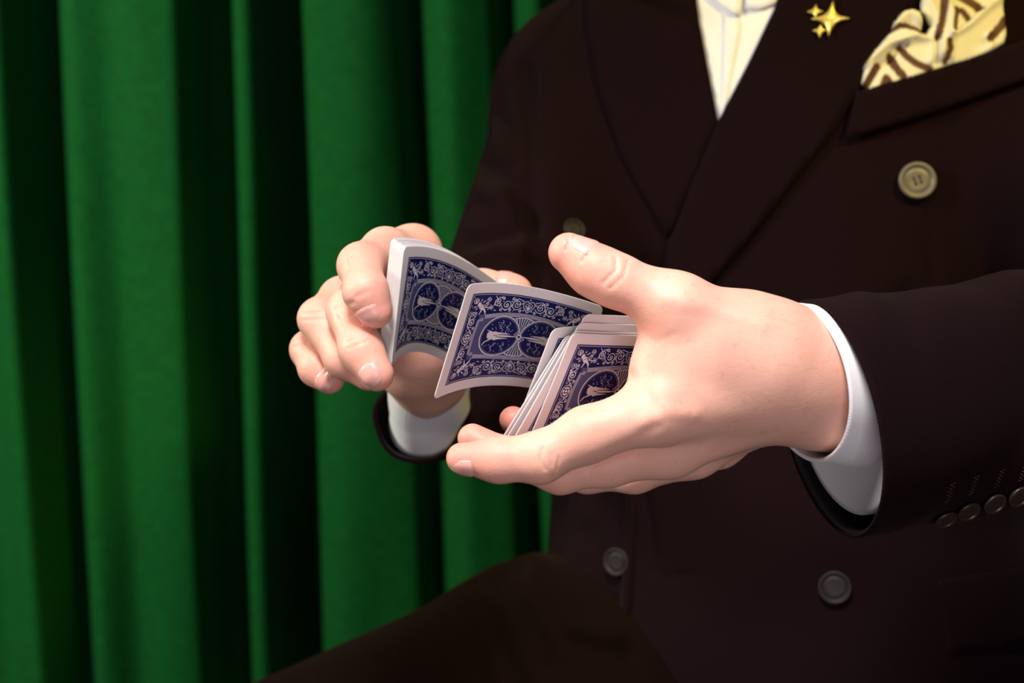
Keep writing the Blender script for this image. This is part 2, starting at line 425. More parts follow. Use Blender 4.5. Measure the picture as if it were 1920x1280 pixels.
def nail(bvh, base, tip, out, w, l, shift=0.0):
    """nail plate lying on the finger: base->tip is the last bone, out the dorsal direction"""
    base = np.array(base); tip = np.array(tip); ax = tip - base; ax /= np.linalg.norm(ax)
    out = np.array(out, float); out -= ax * (out @ ax); out /= np.linalg.norm(out); sd = np.cross(ax, out)
    na, nb = 13, 11; V = []; Fc = []; ok = True
    for i in range(na):
        a = i / (na - 1)                               # 0 cuticle .. 1 free edge
        for j in range(nb):
            b = j / (nb - 1) * 2 - 1
            half = w * 0.5 * (0.80 + 0.2 * min(1, a * 3)) * (1 - 0.10 * a)
            aa = a * l
            if a < 0.35: aa += (b * b) * l * 0.16 * (1 - a / 0.35)       # rounded cuticle
            if a > 0.7: aa -= (b * b) * l * 0.20 * (a - 0.7) / 0.3       # rounded free edge
            th = b * .92
            c = tip + ax * (aa - l * 0.62 + shift)
            dirv = out * math.cos(th) + sd * math.sin(th)
            h = bvh.ray_cast(Vector(c + dirv * .016), Vector(-dirv), .03)
            R = np.linalg.norm(np.array(h[0]) - c) if h[0] is not None else .007
            V.append(c + (dirv * (R * (1 - 0.12 * max(0, a - .6) / .4) if True else R)))
    V = np.array(V).reshape(na, nb, 3)
    # smooth the plate and lift it slightly off the skin
    for _ in range(2):
        V[1:-1, 1:-1] = (V[1:-1, 1:-1] * 2 + V[:-2, 1:-1] + V[2:, 1:-1] + V[1:-1, :-2] + V[1:-1, 2:]) / 6
    verts = []
    cen = tip
    for i in range(na):
        for j in range(nb):
            p = V[i, j]; axp = tip + ax * ((p - tip) @ ax); n = p - axp; n /= np.linalg.norm(n) + 1e-9
            edge = min(1.0, min(i + .0, (nb - 1 - j) * 1.2, j * 1.2) / 2.0)
            verts.append(p + n * (.00078 * edge - .00025 * (1 - edge)))
    for i in range(na - 1):
        for j in range(nb - 1):
            q = (i * nb + j, i * nb + j + 1, i * nb + nb + j + 1, i * nb + nb + j)
            Fc.append(q)
    me = mesh('fingernail', verts, Fc); o = link('fingernail', me, body, MNAIL)
    me.materials.append(MNAILTIP)
    for i in range(na - 1):
        for j in range(nb - 1):
            if i >= na - 2: me.polygons[i * (nb - 1) + j].material_index = 1
    so = o.modifiers.new('thick', 'SOLIDIFY'); so.thickness = .0004; so.offset = -1
    return o
nail(bvhL, LTH[3], LTH[4], V3(.46, .70, -.50), .0155, .0160, -.0012)
nail(bvhL, LIX[3], LIX[4], V3(.1, -.75, -.65), .0110, .0110)
nail(bvhR, RIX[3], RIX[4], V3(-.50, -.05, -.85), .0115, .0120, .003)
nail(bvhR, RMD[3], RMD[4], V3(-.30, -.1, -.95), .0125, .0125, .003)
nail(bvhR, RPK[3], RPK[4], V3(-.2, -.3, -.92), .0098, .0098, .003)
nail(bvhR, RTH[2], RTH[3], V3(0, .9, -.4), .013, .013)

# fine hairs on the back of the near wrist
def wrist_hair():
    V = []; Fc = []; r = random.Random(11)
    for _ in range(36):
        px, py = r.uniform(1415, 1545), r.uniform(590, 700)
        if px > 1500 + (py - 590) * .5: continue
        a = r.uniform(-.9, .9) + .25; ln_ = r.uniform(14, 34); cv = r.uniform(-.03, .03); prev = None
        for k in range(7):
            d = P(px, py, 1.0) - CAM; d /= np.linalg.norm(d); h = bvhL.ray_cast(Vector(CAM), Vector(d))
            if h[0] is None: break
            q = np.array(h[0]) + np.array(h[1]) * (.0001 + .00025 * k / 6); sd = UP * .00003 * (1 - k / 7); i0 = len(V)
            V += [q - sd, q + sd]
            if prev is not None: Fc.append((prev, prev + 1, i0 + 1, i0))
            prev = i0; px += math.cos(a) * ln_ / 6; py += math.sin(a) * ln_ / 6; a += cv * 6
    o = link('wrist_hair', mesh('wrist_hair', V, Fc), body, mat('hair', (0.26, 0.12, 0.06), 0.6)); o['kind'] = 'stuff'
wrist_hair()

# ------------------------------------------------------------------ jacket trunk with right upper arm
PSI = math.radians(25)
LAT = V3(math.cos(PSI), 0, -math.sin(PSI)); FRO = V3(-math.sin(PSI), 0, -math.cos(PSI))
ROWS = np.array([  # photo row, centre px, depth, half width, half depth
    (-330, 1510, 1.12, .060, .060), (-200, 1500, 1.12, .085, .075), (-90, 1490, 1.12, .135, .095), (10, 1482, 1.12, .175, .110), (120, 1478, 1.12, .190, .118),
    (400, 1480, 1.12, .195, .126), (700, 1480, 1.12, .185, .128), (950, 1470, 1.12, .185, .132), (1150, 1480, 1.12, .195, .140), (1420, 1490, 1.12, .205, .150)])
def jacket():
    pts = [P(1120, -120, 1.2), P(2000, 1400, 1.05), P(900, 700, 1.0), P(2360, 720, .83)]
    g = Field(pts, .05, .0042)
    px_, py_, pz_ = (g.X - CAM[0], g.Y - CAM[1], g.Z - CAM[2])
    xc = px_ * RT[0] + py_ * RT[1] + pz_ * RT[2]; yc = px_ * UP[0] + py_ * UP[1] + pz_ * UP[2]; zc = px_ * _fw[0] + py_ * _fw[1] + pz_ * _fw[2]
    ry = -(ROWS[:, 0] - 640) / F * 1.12; o = np.argsort(ry)
    itp = lambda col: np.interp(yc, ry[o], col[o]).astype(np.float32)
    cx = itp((ROWS[:, 1] - 960) / F * 1.12); a = itp(ROWS[:, 3]); b = itp(ROWS[:, 4])
    dx = xc - cx; dz = zc - 1.12
    l = dx * math.cos(PSI) - dz * math.sin(PSI); fr = -dx * math.sin(PSI) - dz * math.cos(PSI)
    q = (np.abs(l / a) ** 2.5 + np.abs(fr / b) ** 2.5) ** (1 / 2.5)
    d = ((q - 1) * np.minimum(a, b) * 0.9).astype(np.float32)
    sh = P(1092, 186, 1.18); el = P(958, 600, 1.03); ws = P(880, 710, .95)
    d = smin(d, g.cone(sh, el, .064, .058), .045)
    d = smin(d, g.cone(P(1270, 78, 1.165), sh, .058, .060), .045)
    d = smin(d, g.cone(P(1880, 125, 1.07), P(2290, 690, .85), .066, .060), .04)
    # open hem: the skirt of the jacket ends here
    hem = yc - (-(1150 - 640) / F * 1.0 - np.clip(xc - .04, -.2, .6) * 0.75)
    d = np.maximum(d, -hem.astype(np.float32))
    v, f = surface_nets(d, g.org, g.h)
    return v, f
JV, JF = jacket()
for it in range(3):   # settle the voxel steps
    acc = np.zeros_like(JV); cnt = np.zeros(len(JV))
    for k in range(4):
        np.add.at(acc, JF[:, k], JV[JF[:, (k + 1) % 4]]); np.add.at(cnt, JF[:, k], 1)
        np.add.at(acc, JF[:, (k + 1) % 4], JV[JF[:, k]]); np.add.at(cnt, JF[:, (k + 1) % 4], 1)
    JV = JV * .4 + .6 * acc / cnt[:, None]
jn = vnormals(JV, JF)
for line, w, dp in (
    ([(905, 300), (960, 330), (985, 400)], 22, .008), ([(880, 455), (960, 440), (1000, 420)], 16, .006), ([(860, 500), (940, 470), (1010, 480)], 15, -.005),
    ([(985, 130), (995, 300), (1000, 420), (1005, 520)], 16, .007), ([(930, 200), (960, 260), (965, 300)], 16, .005), ([(910, 360), (960, 390), (990, 470)], 18, -.006),
    ([(1180, 250), (1230, 400), (1252, 450)], 12, .002), ([(1062, 900), (1060, 960)], 7, .003), ([(1210, 930), (1222, 1010), (1226, 1070)], 7, .003),
    ([(1250, 1082), (1300, 1076)], 6, .003), ([(1745, 400), (1752, 620)], 8, .0015), ([(1100, 1000), (1160, 1160)], 25, .004), ([(1700, 560), (1600, 700)], 30, .004)):
    JV = crease(JV, jn, line, w, dp)
jme = mesh_np('jacket', JV, JF); jacket_o = link('jacket', jme, person, MSUIT)
jacket_o['label'] = 'dark burgundy double-breasted jacket'
bvhJ = BVHTree.FromPolygons([tuple(p) for p in JV], [tuple(map(int, q)) for q in JF])
def on_jacket(px, py):
    d = P(px, py, 1.0) - CAM; d /= np.linalg.norm(d)
    h = bvhJ.ray_cast(Vector(CAM + d * .75), Vector(d), 1.0)
    if h[0] is None: return None, None
    n = np.array(h[1]); 
    if n @ d > 0: n = -n
    return np.array(h[0]), n

def poly_patch(name, poly, step, off, parent, m, thick=.0025, offf=None, smooth_n=True):
    """cloth panel cut to an outline and laid on the jacket front"""
    poly = [tuple(map(float, p)) for p in poly]; bd = []
    for a, b in zip(poly, poly[1:] + poly[:1]):
        k = max(1, int(math.hypot(b[0] - a[0], b[1] - a[1]) / step))
        bd += [(a[0] + (b[0] - a[0]) * i / k, a[1] + (b[1] - a[1]) * i / k) for i in range(k)]
    def inside(x, y):
        c = False
        for (x1, y1), (x2, y2) in zip(poly, poly[1:] + poly[:1]):
            if (y1 > y) != (y2 > y) and x < (x2 - x1) * (y - y1) / (y2 - y1) + x1: c = not c
        return c
    def edist(x, y):
        best = 1e9
        for (x1, y1), (x2, y2) in zip(poly, poly[1:] + poly[:1]):
            ex, ey = x2 - x1, y2 - y1; t = max(0, min(1, ((x - x1) * ex + (y - y1) * ey) / (ex * ex + ey * ey + 1e-9)))
            best = min(best, math.hypot(x - x1 - t * ex, y - y1 - t * ey))
        return best
    xs = [p[0] for p in poly]; ys = [p[1] for p in poly]; pts = list(bd)
    y = min(ys) + step * .5; r = 0
    while y < max(ys):
        x = min(xs) + step * (.5 if r % 2 else 0)
        while x < max(xs):
            if inside(x, y) and edist(x, y) > step * .45: pts.append((x, y))
            x += step
        y += step * .87; r += 1
    n = len(bd)
    res = delaunay_2d_cdt([Vector(p) for p in pts], [(i, (i + 1) % n) for i in range(n)], [list(range(n))], 1, 1e-4)
    V = []; uv = []
    for p in res[0]:
        h, nn = on_jacket(p[0], p[1])
        if h is None:
            h, nn = P(p[0], p[1], 1.0), -_fw
        o = off if offf is None else offf(p[0], p[1], edist(p[0], p[1]))
        V.append(h + nn * o); uv.append((p[0], p[1]))
    fc = []
    for t in res[2]:
        a, b, c = (np.array(V[i]) for i in t[:3]); nn = np.cross(b - a, c - a)
        fc.append(t if nn @ _fw < 0 else t[::-1])
    me = mesh(name, V, fc); o = link(name, me, parent, m)
    if thick:
        so = o.modifiers.new('thick', 'SOLIDIFY'); so.thickness = thick; so.offset = -1
    return o, uv

# shirt front, its placket and collar points
shirt_o, _ = poly_patch('shirt', [(1290, -60), (1310, 60), (1330, 160), (1350, 245), (1400, 150), (1480, 0), (1500, -60)], 14, .0012, person, MSHIRT, .001)
shirt_o['label'] = 'pale shirt showing in the jacket opening'
poly_patch('placket', [(1352, -60), (1385, -60), (1390, 60), (1362, 205), (1352, 228), (1352, 200), (1356, 60)], 12, .0017, shirt_o, MSHIRT, .001)
poly_patch('collar', [(1310, -60), (1400, -60), (1392, 32), (1375, 30), (1335, 0)], 12, .0045, shirt_o, MSHIRT, .0015)
poly_patch('collar', [(1400, -60), (1500, -60), (1455, 10), (1425, 22), (1400, 20)], 12, .0045, shirt_o, MSHIRT, .0015)

# lapels
def lap_off(base, lift, inner):
    def fn(x, y, e): 
        return base + lift * min(1, e / 30.0) 
    return fn
lapl, _ = poly_patch('lapel', [(1478, -40), (1455, 22), (1400, 135), (1349, 232), (1300, 350), (1262, 450), (1250, 505), (1240, 570), (1300, 575), (1340, 525), (1405, 450), (1480, 352), (1560, 250), (1625, 150), (1705, 20), (1730, -40)],
                      16, .005, jacket_o, MSUIT, .003)
lapr, _ = poly_patch('lapel', [(1303, -40), (1312, 40), (1326, 115), (1348, 230), (1300, 345), (1257, 446), (1205, 365), (1166, 290), (1128, 180), (1108, 60), (1100, -40)],
                      16, .0035, jacket_o, MSUIT, .0025)
poly_patch('front_edge', [(1255, 500), (1180, 900), (1168, 1160), (1182, 1160), (1196, 900), (1270, 505)], 14, .0035, jacket_o, MSUIT, .003)
welt, _ = poly_patch('chest_pocket', [(1606, 176), (1700, 148), (1800, 120), (1925, 84), (1990, 66), (1990, 140), (1925, 157), (1800, 196), (1700, 228), (1585, 264)], 14, .0065, jacket_o, MSUIT, .0016)
poly_patch('pocket_flap', [(1758, 1088), (1850, 1072), (1990, 1050), (1990, 1195), (1850, 1212), (1775, 1222), (1764, 1150)], 14, .004, jacket_o, MSUIT, .003)

def button(name, c, n, r, m, parent, up=None, holes=True):
    n = np.array(n, float); n /= np.linalg.norm(n); c = np.array(c)
    t = np.cross(n, UP); t /= np.linalg.norm(t); b = np.cross(n, t)
    if up is not None:
        ca, sa = math.cos(up), math.sin(up); t, b = t * ca + b * sa, b * ca - t * sa
    prof = [(0, .10), (.15, .10), (.30, .10), (.42, .12), (.62, .13), (.66, .08), (.72, .08), (.76, .18), (.88, .24), (.97, .20), (1.0, .10), (.97, -.02), (.8, -.06), (0, -.06)]
    K = 48; V = []; Fc = []
    for rr, hh in prof:
        for k in range(K):
            a = 2 * math.pi * k / K
            V.append(c + (t * math.cos(a) + b * math.sin(a)) * r * rr + n * r * hh)
    for i in range(len(prof) - 1):
        for k in range(K):
            Fc.append((i * K + k, (i + 1) * K + k, (i + 1) * K + (k + 1) % K, i * K + (k + 1) % K))
    o = link(name, mesh(name, V, Fc), parent, m)
    # four sewn holes and the two threads through them
    hv = []; hf = []
    for sx in (-1, 1):
        for sy in (-1, 1):
            q = c + t * r * .15 * sx + b * r * .17 * sy + n * r * .115
            i0 = len(hv)
            for k in range(10):
                a = 2 * math.pi * k / 10; hv.append(q + (t * math.cos(a) + b * math.sin(a)) * r * .075)
            hv.append(q + n * r * .012); hf += [(i0 + k, i0 + (k + 1) % 10, i0 + 10) for k in range(10)]
    for sx in (-1, 1):
        i0 = len(hv)
        for s1 in (-1, 1):
            for s2 in (-1, 1): hv.append(c + t * r * (.15 * sx + .03 * s2) + b * r * .17 * s1 + n * r * (.14))
        hf += [(i0, i0 + 1, i0 + 3, i0 + 2)]
    me2 = bpy.data.meshes.new('thread'); me2.from_pydata([tuple(p) for p in hv], [], hf)
    for p in hf: pass
    return o, me2
def jbutton(px, py, r, m, rot):
    h, n = on_jacket(px, py); n = n * .8 + np.array(-_fw) * .3
    o, me2 = button('button', h + n * .003, n, r, m, jacket_o, rot)
    return o, me2
MTHREAD = mat('thread', (0.012, 0.008, 0.007), 0.8)
BT = []
def place_b(px, py, r, m, rot):
    o, me2 = jbutton(px, py, r, m, rot); me2.materials.append(MTHREAD)
    j = bpy.data.objects.new('button_thread', me2); COL.objects.link(j); j.parent = jacket_o; j.matrix_parent_inverse = jacket_o.matrix_world.inverted()
    return o
b1 = place_b(1718, 340, .0128, MBUTL, .35); b1['label'] = 'pale horn button'
place_b(1565, 1100, .0115, MBUTD, .1); place_b(1160, 1052, .0105, MBUTD, .2); place_b(1073, 434, .0085, MBUTD, .2)

# ------------------------------------------------------------------ tubes: sleeves and cuffs
def tube(name, cs, rs, ns, parent, m, thick=.0022, inner=.05, K=96, wr=None, seed=0, inner_mat=None, upv=None):
    """hollow cloth tube; cs centres, rs (side, up) radii, ns ring normals, first ring is the open mouth"""
    cs = [np.array(c) for c in cs]; V = []; Fc = []; rg = np.random.default_rng(seed)
    upv = UP if upv is None else upv
    def ring(c, r, n, sub=0.0, w=0.0, s=0.0):
        n = np.array(n) / np.linalg.norm(n); sd = np.cross(n, upv); sd /= np.linalg.norm(sd); u = np.cross(sd, n)
        for k in range(K):
            a = 2 * math.pi * k / K; dv = sd * math.cos(a) * (r[0] - sub) + u * math.sin(a) * (r[1] - sub)
            ww = wr(s, a) if wr else 0
            V.append(c + dv * (1 + ww))
    # resample along the path
    pts = []; nseg = 14
    for i in range(len(cs) - 1):
        for q in range(nseg):
            t = q / nseg; pts.append((cs[i] * (1 - t) + cs[i + 1] * t, np.array(rs[i]) * (1 - t) + np.array(rs[i + 1]) * t, np.array(ns[i]) * (1 - t) + np.array(ns[i + 1]) * t, i + t))
    pts.append((cs[-1], np.array(rs[-1]), np.array(ns[-1]), len(cs) - 1))
    inn = [p for p in pts if np.linalg.norm(p[0] - cs[0]) < inner][::-1]
    nin = len(inn)
    for p in inn: ring(p[0], p[1], p[2], thick, 0, p[3])
    ring(pts[0][0] - np.array(ns[0]) / np.linalg.norm(ns[0]) * -thick * .35, pts[0][1], pts[0][2], thick * .5, 0, 0)
    for p in pts: ring(p[0], p[1], p[2], 0, 0, p[3])
    nr = nin + 1 + len(pts)
    for i in range(nr - 1):
        for k in range(K):
            Fc.append((i * K + k, i * K + (k + 1) % K, (i + 1) * K + (k + 1) % K, (i + 1) * K + k))
    me = mesh(name, V, Fc); me.flip_normals()
    o = link(name, me, parent, m)
    if inner_mat:
        me.materials.append(inner_mat)
        for i, p in enumerate(me.polygons):
            if i // K < nin - 1: p.material_index = 1
    return o

# left forearm: axis of the sleeve from the mouth back to the elbow
axL = V3(.91, .10, .36); axL /= np.linalg.norm(axL)
nL = -axL
mouth = P(1552, 785, .717)
mN = V3(-.955, -.19, -.21)
def wrL(s, a):
    return 0.030 * math.sin(3 * a + s * 5) * min(1, s * .7) + 0.035 * math.exp(-((s - 1.35 - .25 * math.sin(a)) / .18) ** 2) * math.sin(2 * a + 1) + .02 * math.sin(a * 5 + s * 9) * min(1, s * .4)
sl = tube('sleeve', [mouth, mouth + axL * .04, mouth + axL * .12 + UP * .001, mouth + axL * .22 - UP * .002, mouth + axL * .30 - UP * .002],
     [(.058, .0612), (.059, .0612), (.060, .062), (.062, .064), (.065, .066)], [mN, mN * .6 + nL * .4, nL, nL, nL], jacket_o, MSUIT, .0028, .07, 96, wrL, 1, MLINING)
cu = P(1506, 717, .708)
cuff = tube('cuff', [cu, cu + axL * .012 + V3(0, -.0022, .0015), cu + axL * .03 + V3(0, -.0085, .005), cu + axL * .06 + V3(0, -.015, .009)], [(.0400, .0404), (.0402, .0405), (.0400, .0402), (.040, .040)], [nL - UP * .06] * 4, person, MSHIRT, .0022, .055, 96, None, 2)
cuff['label'] = 'white shirt cuff at the near wrist'
c2 = P(1578, 800, .725); sN = V3(-.93, -.20, -.30)
tube('shirt_sleeve', [c2 + axL * .004 + V3(0, .016, 0), c2, c2 + axL * .03, c2 + axL * .08], [(.018, .018), (.0445, .0460), (.046, .047), (.048, .048)], [sN, sN, nL, nL], person, MSHIRT, .0012, .004, 72, None, 3)
# right forearm: comes toward the camera, its mouth seen from above
mR = P(789, 784, .945)
def wrR(s, a): return .03 * math.sin(3 * a + s * 4) + .02 * math.sin(5 * a)
tube('sleeve', [mR, mR + V3(.004, .002, .02), mR + V3(.022, .020, .055), P(955, 630, 1.03)],
     [(.0325, .0325), (.035, .035), (.046, .046), (.058, .058)], [V3(-.06, .50, -.86), V3(-.15, .30, -.9), V3(-.4, -.2, -.85), V3(-.5, -.3, -.8)], jacket_o, MSUIT, .003, .05, 72, wrR, 4, MLINING)
cR = P(806, 716, .904)
cfr = tube('cuff', [cR, P(804, 765, .938), P(797, 800, .956)], [(.0262, .0262), (.0265, .026), (.0235, .0235)], [V3(-.02, .92, -.38), V3(-.03, .8, -.6), V3(-.05, .5, -.86)], person, MSHIRT, .002, .03, 72, wrR, 5)
cfr['label'] = 'grey-shaded shirt cuff at the far wrist'

# sleeve buttons with their stitched buttonholes
bvhS = BVHTree.FromPolygons([tuple(p.co) for p in sl.data.vertices], [tuple(p.vertices) for p in sl.data.polygons])
def on_sleeve(px, py):
    d = P(px, py, 1.0) - CAM; d /= np.linalg.norm(d); h = bvhS.ray_cast(Vector(CAM), Vector(d), 2)
    if h[0] is None: return None, None
    n = np.array(h[1]); n = n if n @ d < 0 else -n
    return np.array(h[0]), n
MBUTS = mat('button_sleeve', (0.030, 0.018, 0.013), 0.35, 0.5)
MSTITCH = mat('stitch', (0.045, 0.012, 0.010), 0.8)
for px, py, hx, hy in ((1768, 966, 1787, 905), (1811, 951, 1832, 892), (1859, 937, 1880, 880), (1905, 924, 1925, 868)):
    h, n = on_sleeve(px, py)
    if h is None: continue
    n = n * .75 - _fw * .4 + V3(.15, -.1, 0)
    o, me2 = button('sleeve_button', h + n * .0025, n, .0062, MBUTS, jacket_o, .4)
    bpy.data.meshes.remove(me2)
    sv = []; sf = []
    for i in range(12):
        t = i / 11; x = px + (hx - px) * (.42 + .58 * t) + (2.0 if i % 2 else -2.0); y = py + (hy - py) * (.42 + .58 * t)
        q, nn = on_sleeve(x, y)
        if q is None: continue
        dv = V3(.7, -.1, 0) * .0007; uu = V3(.25, .8, 0) * .0003; i0 = len(sv)
        sv += [q + nn * .0002 - dv - uu, q + nn * .0002 + dv - uu, q + nn * .0002 + dv + uu, q + nn * .0002 - dv + uu, q + nn * .0006]
        sf += [(i0 + k, i0 + (k + 1) % 4, i0 + 4) for k in range(4)]
    if sv: link('buttonhole', mesh('buttonhole', sv, sf), jacket_o, MSTITCH, False)

# ------------------------------------------------------------------ trousers
def trousers():
    pts = [P(1100, 1150, 1.15), P(1700, 1450, 1.1), P(350, 1560, .98), P(1900, 1500, 1.1)]
    g = Field(pts, .10, .006)
    d = g.cone(P(1190, 1236, 1.17), P(1010, 1272, 1.115), .086, .087)
    d = smin(d, g.cone(P(1010, 1272, 1.115), P(400, 1545, .99), .087, .078), .03)
    d = smin(d, g.cone(P(1150, 1320, 1.10), P(1800, 1420, 1.12), .10, .10), .05)
    return surface_nets(d, g.org, g.h)
TV, TF = trousers(); tn = vnormals(TV, TF)
for line, w, dp in (([(960, 1040), (1000, 1120), (1050, 1200), (1180, 1230)], 18, .007), ([(1000, 1090), (1060, 1170), (1150, 1195)], 18, -.005), ([(930, 1090), (960, 1180), (1010, 1280)], 20, .006),
                    ([(880, 1140), (920, 1210), (930, 1280)], 14, .003), ([(985, 1035), (1010, 1060)], 20, -.006), ([(1040, 1240), (1200, 1260)], 16, .005)):
    TV = crease(TV, tn, line, w, dp)
tro = link('trousers', mesh_np('trousers', TV, TF), person, MTROU); tro['label'] = 'dark brown suit trousers'

# ------------------------------------------------------------------ playing cards
CW, CH, PXMM = 89.0, 63.5, 12
def card_print():
    w, h = int(CW * PXMM), int(CH * PXMM)
    X, Y = np.meshgrid((np.arange(w) + .5) / PXMM, (np.arange(h) + .5) / PXMM)
    ink = np.zeros((h, w), np.float32)                     # 1 = white line on the blue ground
    cxm, cym = CW / 2, CH / 2
    def seg(a, b, wd, val=1.0, wd2=None):
        wd2 = wd if wd2 is None else wd2; r = max(wd, wd2) / 2 + .2
        x0, x1 = int(max(0, (min(a[0], b[0]) - r) * PXMM)), int(min(w, (max(a[0], b[0]) + r) * PXMM + 1))
        y0, y1 = int(max(0, (min(a[1], b[1]) - r) * PXMM)), int(min(h, (max(a[1], b[1]) + r) * PXMM + 1))
        if x1 <= x0 or y1 <= y0: return
        xx, yy = X[y0:y1, x0:x1] - a[0], Y[y0:y1, x0:x1] - a[1]; ex, ey = b[0] - a[0], b[1] - a[1]
        t = np.clip((xx * ex + yy * ey) / (ex * ex + ey * ey + 1e-9), 0, 1)
        d = np.hypot(xx - t * ex, yy - t * ey); half = (wd + (wd2 - wd) * t) / 2
        c = np.clip((half - d) * PXMM + .5, 0, 1)
        s = ink[y0:y1, x0:x1]; s += (val - s) * c
    def line(p, wd=.39, val=1.0, taper=None):
        n = len(p) - 1
        for i in range(n):
            if taper: seg(p[i], p[i + 1], wd + (taper - wd) * i / n, val, wd + (taper - wd) * (i + 1) / n)
            else: seg(p[i], p[i + 1], wd, val)
    def disc(x, y, r, val=1.0): seg((x, y), (x + 1e-4, y), 2 * r, val)
    def spiral(x, y, r, a0, turns, s=1, wd=.43):
        n = int(26 * turns); p = []
        for i in range(n + 1):
            t = i / n; a = a0 + s * 2 * math.pi * turns * t; rr = r * (1 - .9 * t)
            p.append((x + rr * math.cos(a), y + rr * math.sin(a)))
        line(p, wd); disc(*p[-1], .38)
    def leaf(x, y, a, l, wd):
        p = [(x + l * t * math.cos(a), y + l * t * math.sin(a)) for t in (0, .35, .7, 1)]
        seg(p[0], p[1], .25, 1, wd); seg(p[1], p[3], wd, 1, .12)
    # --- ground hatch of the inner panel
    inn = (X > 15.2) & (Y > 18.5) & (X < CW - 15.2) & (Y < CH - 18.5)
    hat = (np.sin((X * .8 + Y) * 2 * math.pi / .62) * np.sin((X - Y * .8) * 2 * math.pi / .62) > .05)
    ink[inn & hat] = .55
    ink[inn & ~hat] = .08
    # --- one quarter of the border, mirrored below
    def quarter():
        for k in range(4):                                   # parallel bowed rules above the panel
            p = [(x, 17.2 + .62 * k + 2.2 * ((x - 44.5) / 28) ** 2) for x in np.linspace(19, 44.6, 24)]
            line(p, .30)
        for k in range(3):
            p = [(14.2 + .6 * k + .9 * ((y - 31.75) / 12) ** 2, y) for y in np.linspace(21.5, 31.8, 12)]
            line(p, .28)
        hp = [(44.5, 16.3), (41.6, 13.4), (40.9, 11.3), (41.6, 9.6), (43.2, 9.1), (44.5, 10.4)]
        line(hp, .42); line([(44.5, 15.2), (42.6, 12.8), (42.4, 11.2), (43.4, 10.6), (44.5, 11.8)], .25)
        leaf(44.5, 14.6, -math.pi / 2, 3.6, 1.0); leaf(44.5, 14.2, -2.2, 2.6, .7); disc(44.5, 8.2, .45)
        spiral(37.0, 12.0, 3.4, .4, 2.0, 1); spiral(30.6, 12.6, 3.2, 2.6, 1.9, -1); spiral(24.6, 11.0, 2.7, .4, 1.7, 1)
        spiral(33.8, 8.9, 1.2, 0, 1.2, -1, .28); spiral(33.6, 15.6, 1.2, 1, 1.2, 1, .28); spiral(27.6, 8.9, 1.1, 3, 1.2, 1, .28)
        spiral(39.9, 15.4, 1.0, 3, 1.2, -1, .28); spiral(27.4, 15.9, 1.1, 1, 1.2, -1, .28); spiral(21.2, 14.6, 1.3, 0, 1.3, 1, .28)
        line([(22.0, 7.6), (24.8, 10.6), (28.2, 14.6), (30.5, 16.2), (33.2, 14.2), (35.0, 9.6), (37, 8.2), (40.2, 9.4)], .36)
        line([(18.8, 15.6), (22, 13.9), (24.5, 8.2), (28.2, 9.6)], .32)
        for i in range(34):
            x, y = 19 + 24 * rnd.random(), 8 + 8.2 * rnd.random(); leaf(x, y, rnd.random() * 6.28, 1.2, .42)
        # corner: a small winged figure among leaves
        disc(12.6, 12.4, 1.15); disc(14.4, 14.0, 1.5); disc(14.0, 13.6, .5, 0); seg((14.4, 14.0), (17.4, 16.2), 1.9, 1, .9); seg((15.2, 15.4), (14.2, 18.6), 1.0, 1, .4)
        seg((16.6, 14.2), (20.0, 14.6), .9, 1, .3); disc(17.8, 17.0, .55); seg((17.2, 16.4), (18.8, 19.0), .8, 1, .3); line([(13.4, 14.8), (15.4, 13.2), (17.0, 14.8)], .28, 0)
        for k in range(7): leaf(12.6 + 2.0 * math.cos(k * .75 + 2.0), 12.6 + 2.0 * math.sin(k * .75 + 2.0), k * .75 + 2.0, 1.7 + (k % 2) * .7, .62)
        spiral(12.0, 17.8, 1.5, 1, 1.4, 1, .34); spiral(17.6, 12.2, 1.5, 3, 1.4, -1, .34)
        spiral(9.6, 10.0, 1.9, 0, 1.6, 1, .34); spiral(18.0, 9.8, 1.7, 2, 1.5, -1, .34); spiral(9.6, 17.6, 1.9, 4, 1.6, -1, .34)
        for i in range(14): leaf(7.6 + 9 * rnd.random(), 7.8 + 10 * rnd.random(), rnd.random() * 6.28, 1.1, .4)
        # side band
        spiral(10.8, 23.0, 2.7, 1.2, 1.9, 1); spiral(8.4, 20.2, 1.0, 2, 1.2, -1, .28); spiral(12.9, 26.2, 1.1, 2, 1.2, -1, .28)
        line([(12.6, 19.2), (9.2, 22), (8.8, 25.2), (11.5, 27.4), (13.0, 29)], .34)
        p = [(10.8 + 2.9 * math.cos(a), 31.75 + 3.3 * math.sin(a)) for a in np.linspace(math.pi, 2 * math.pi, 22)]
        line(p, .38); disc(10.8, 31.75, .75)
        for a in (-.2, -1.0, -1.6, -2.2, -3.0): disc(10.8 + 1.7 * math.cos(a), 31.75 + 1.9 * math.sin(a), .55)
        for i in range(14): leaf(7.6 + 6 * rnd.random(), 19 + 10 * rnd.random(), rnd.random() * 6.28, 1.0, .36)
        disc(17.4, 21.6, .9); disc(17.4, 21.6, .45, 0)
    rnd = random.Random(3)
    quarter()
    q = ink[:h // 2, :w // 2 + 1]
    q2 = q[:, :w - w // 2]
    ink[:h // 2, w // 2:] = ink[:h // 2, :w - w // 2][:, ::-1]
    ink[h // 2:, :] = ink[:h - h // 2, :][::-1, :]
    # --- fan circle and wheels
    R = np.hypot(X - cxm, Y - cym); A = np.arctan2(Y - cym, X - cxm)
    m = R < 12.4; fan = np.sin(A * 44) > (.15 - .5 * np.clip(R / 12, 0, 1) + .3)
    ink[m] = np.where(fan, .85, .05)[m]; ink[(R < 12.7) & (R > 12.1)] = 1
    ink[(R > 12.7) & (R < 13.1)] = 0
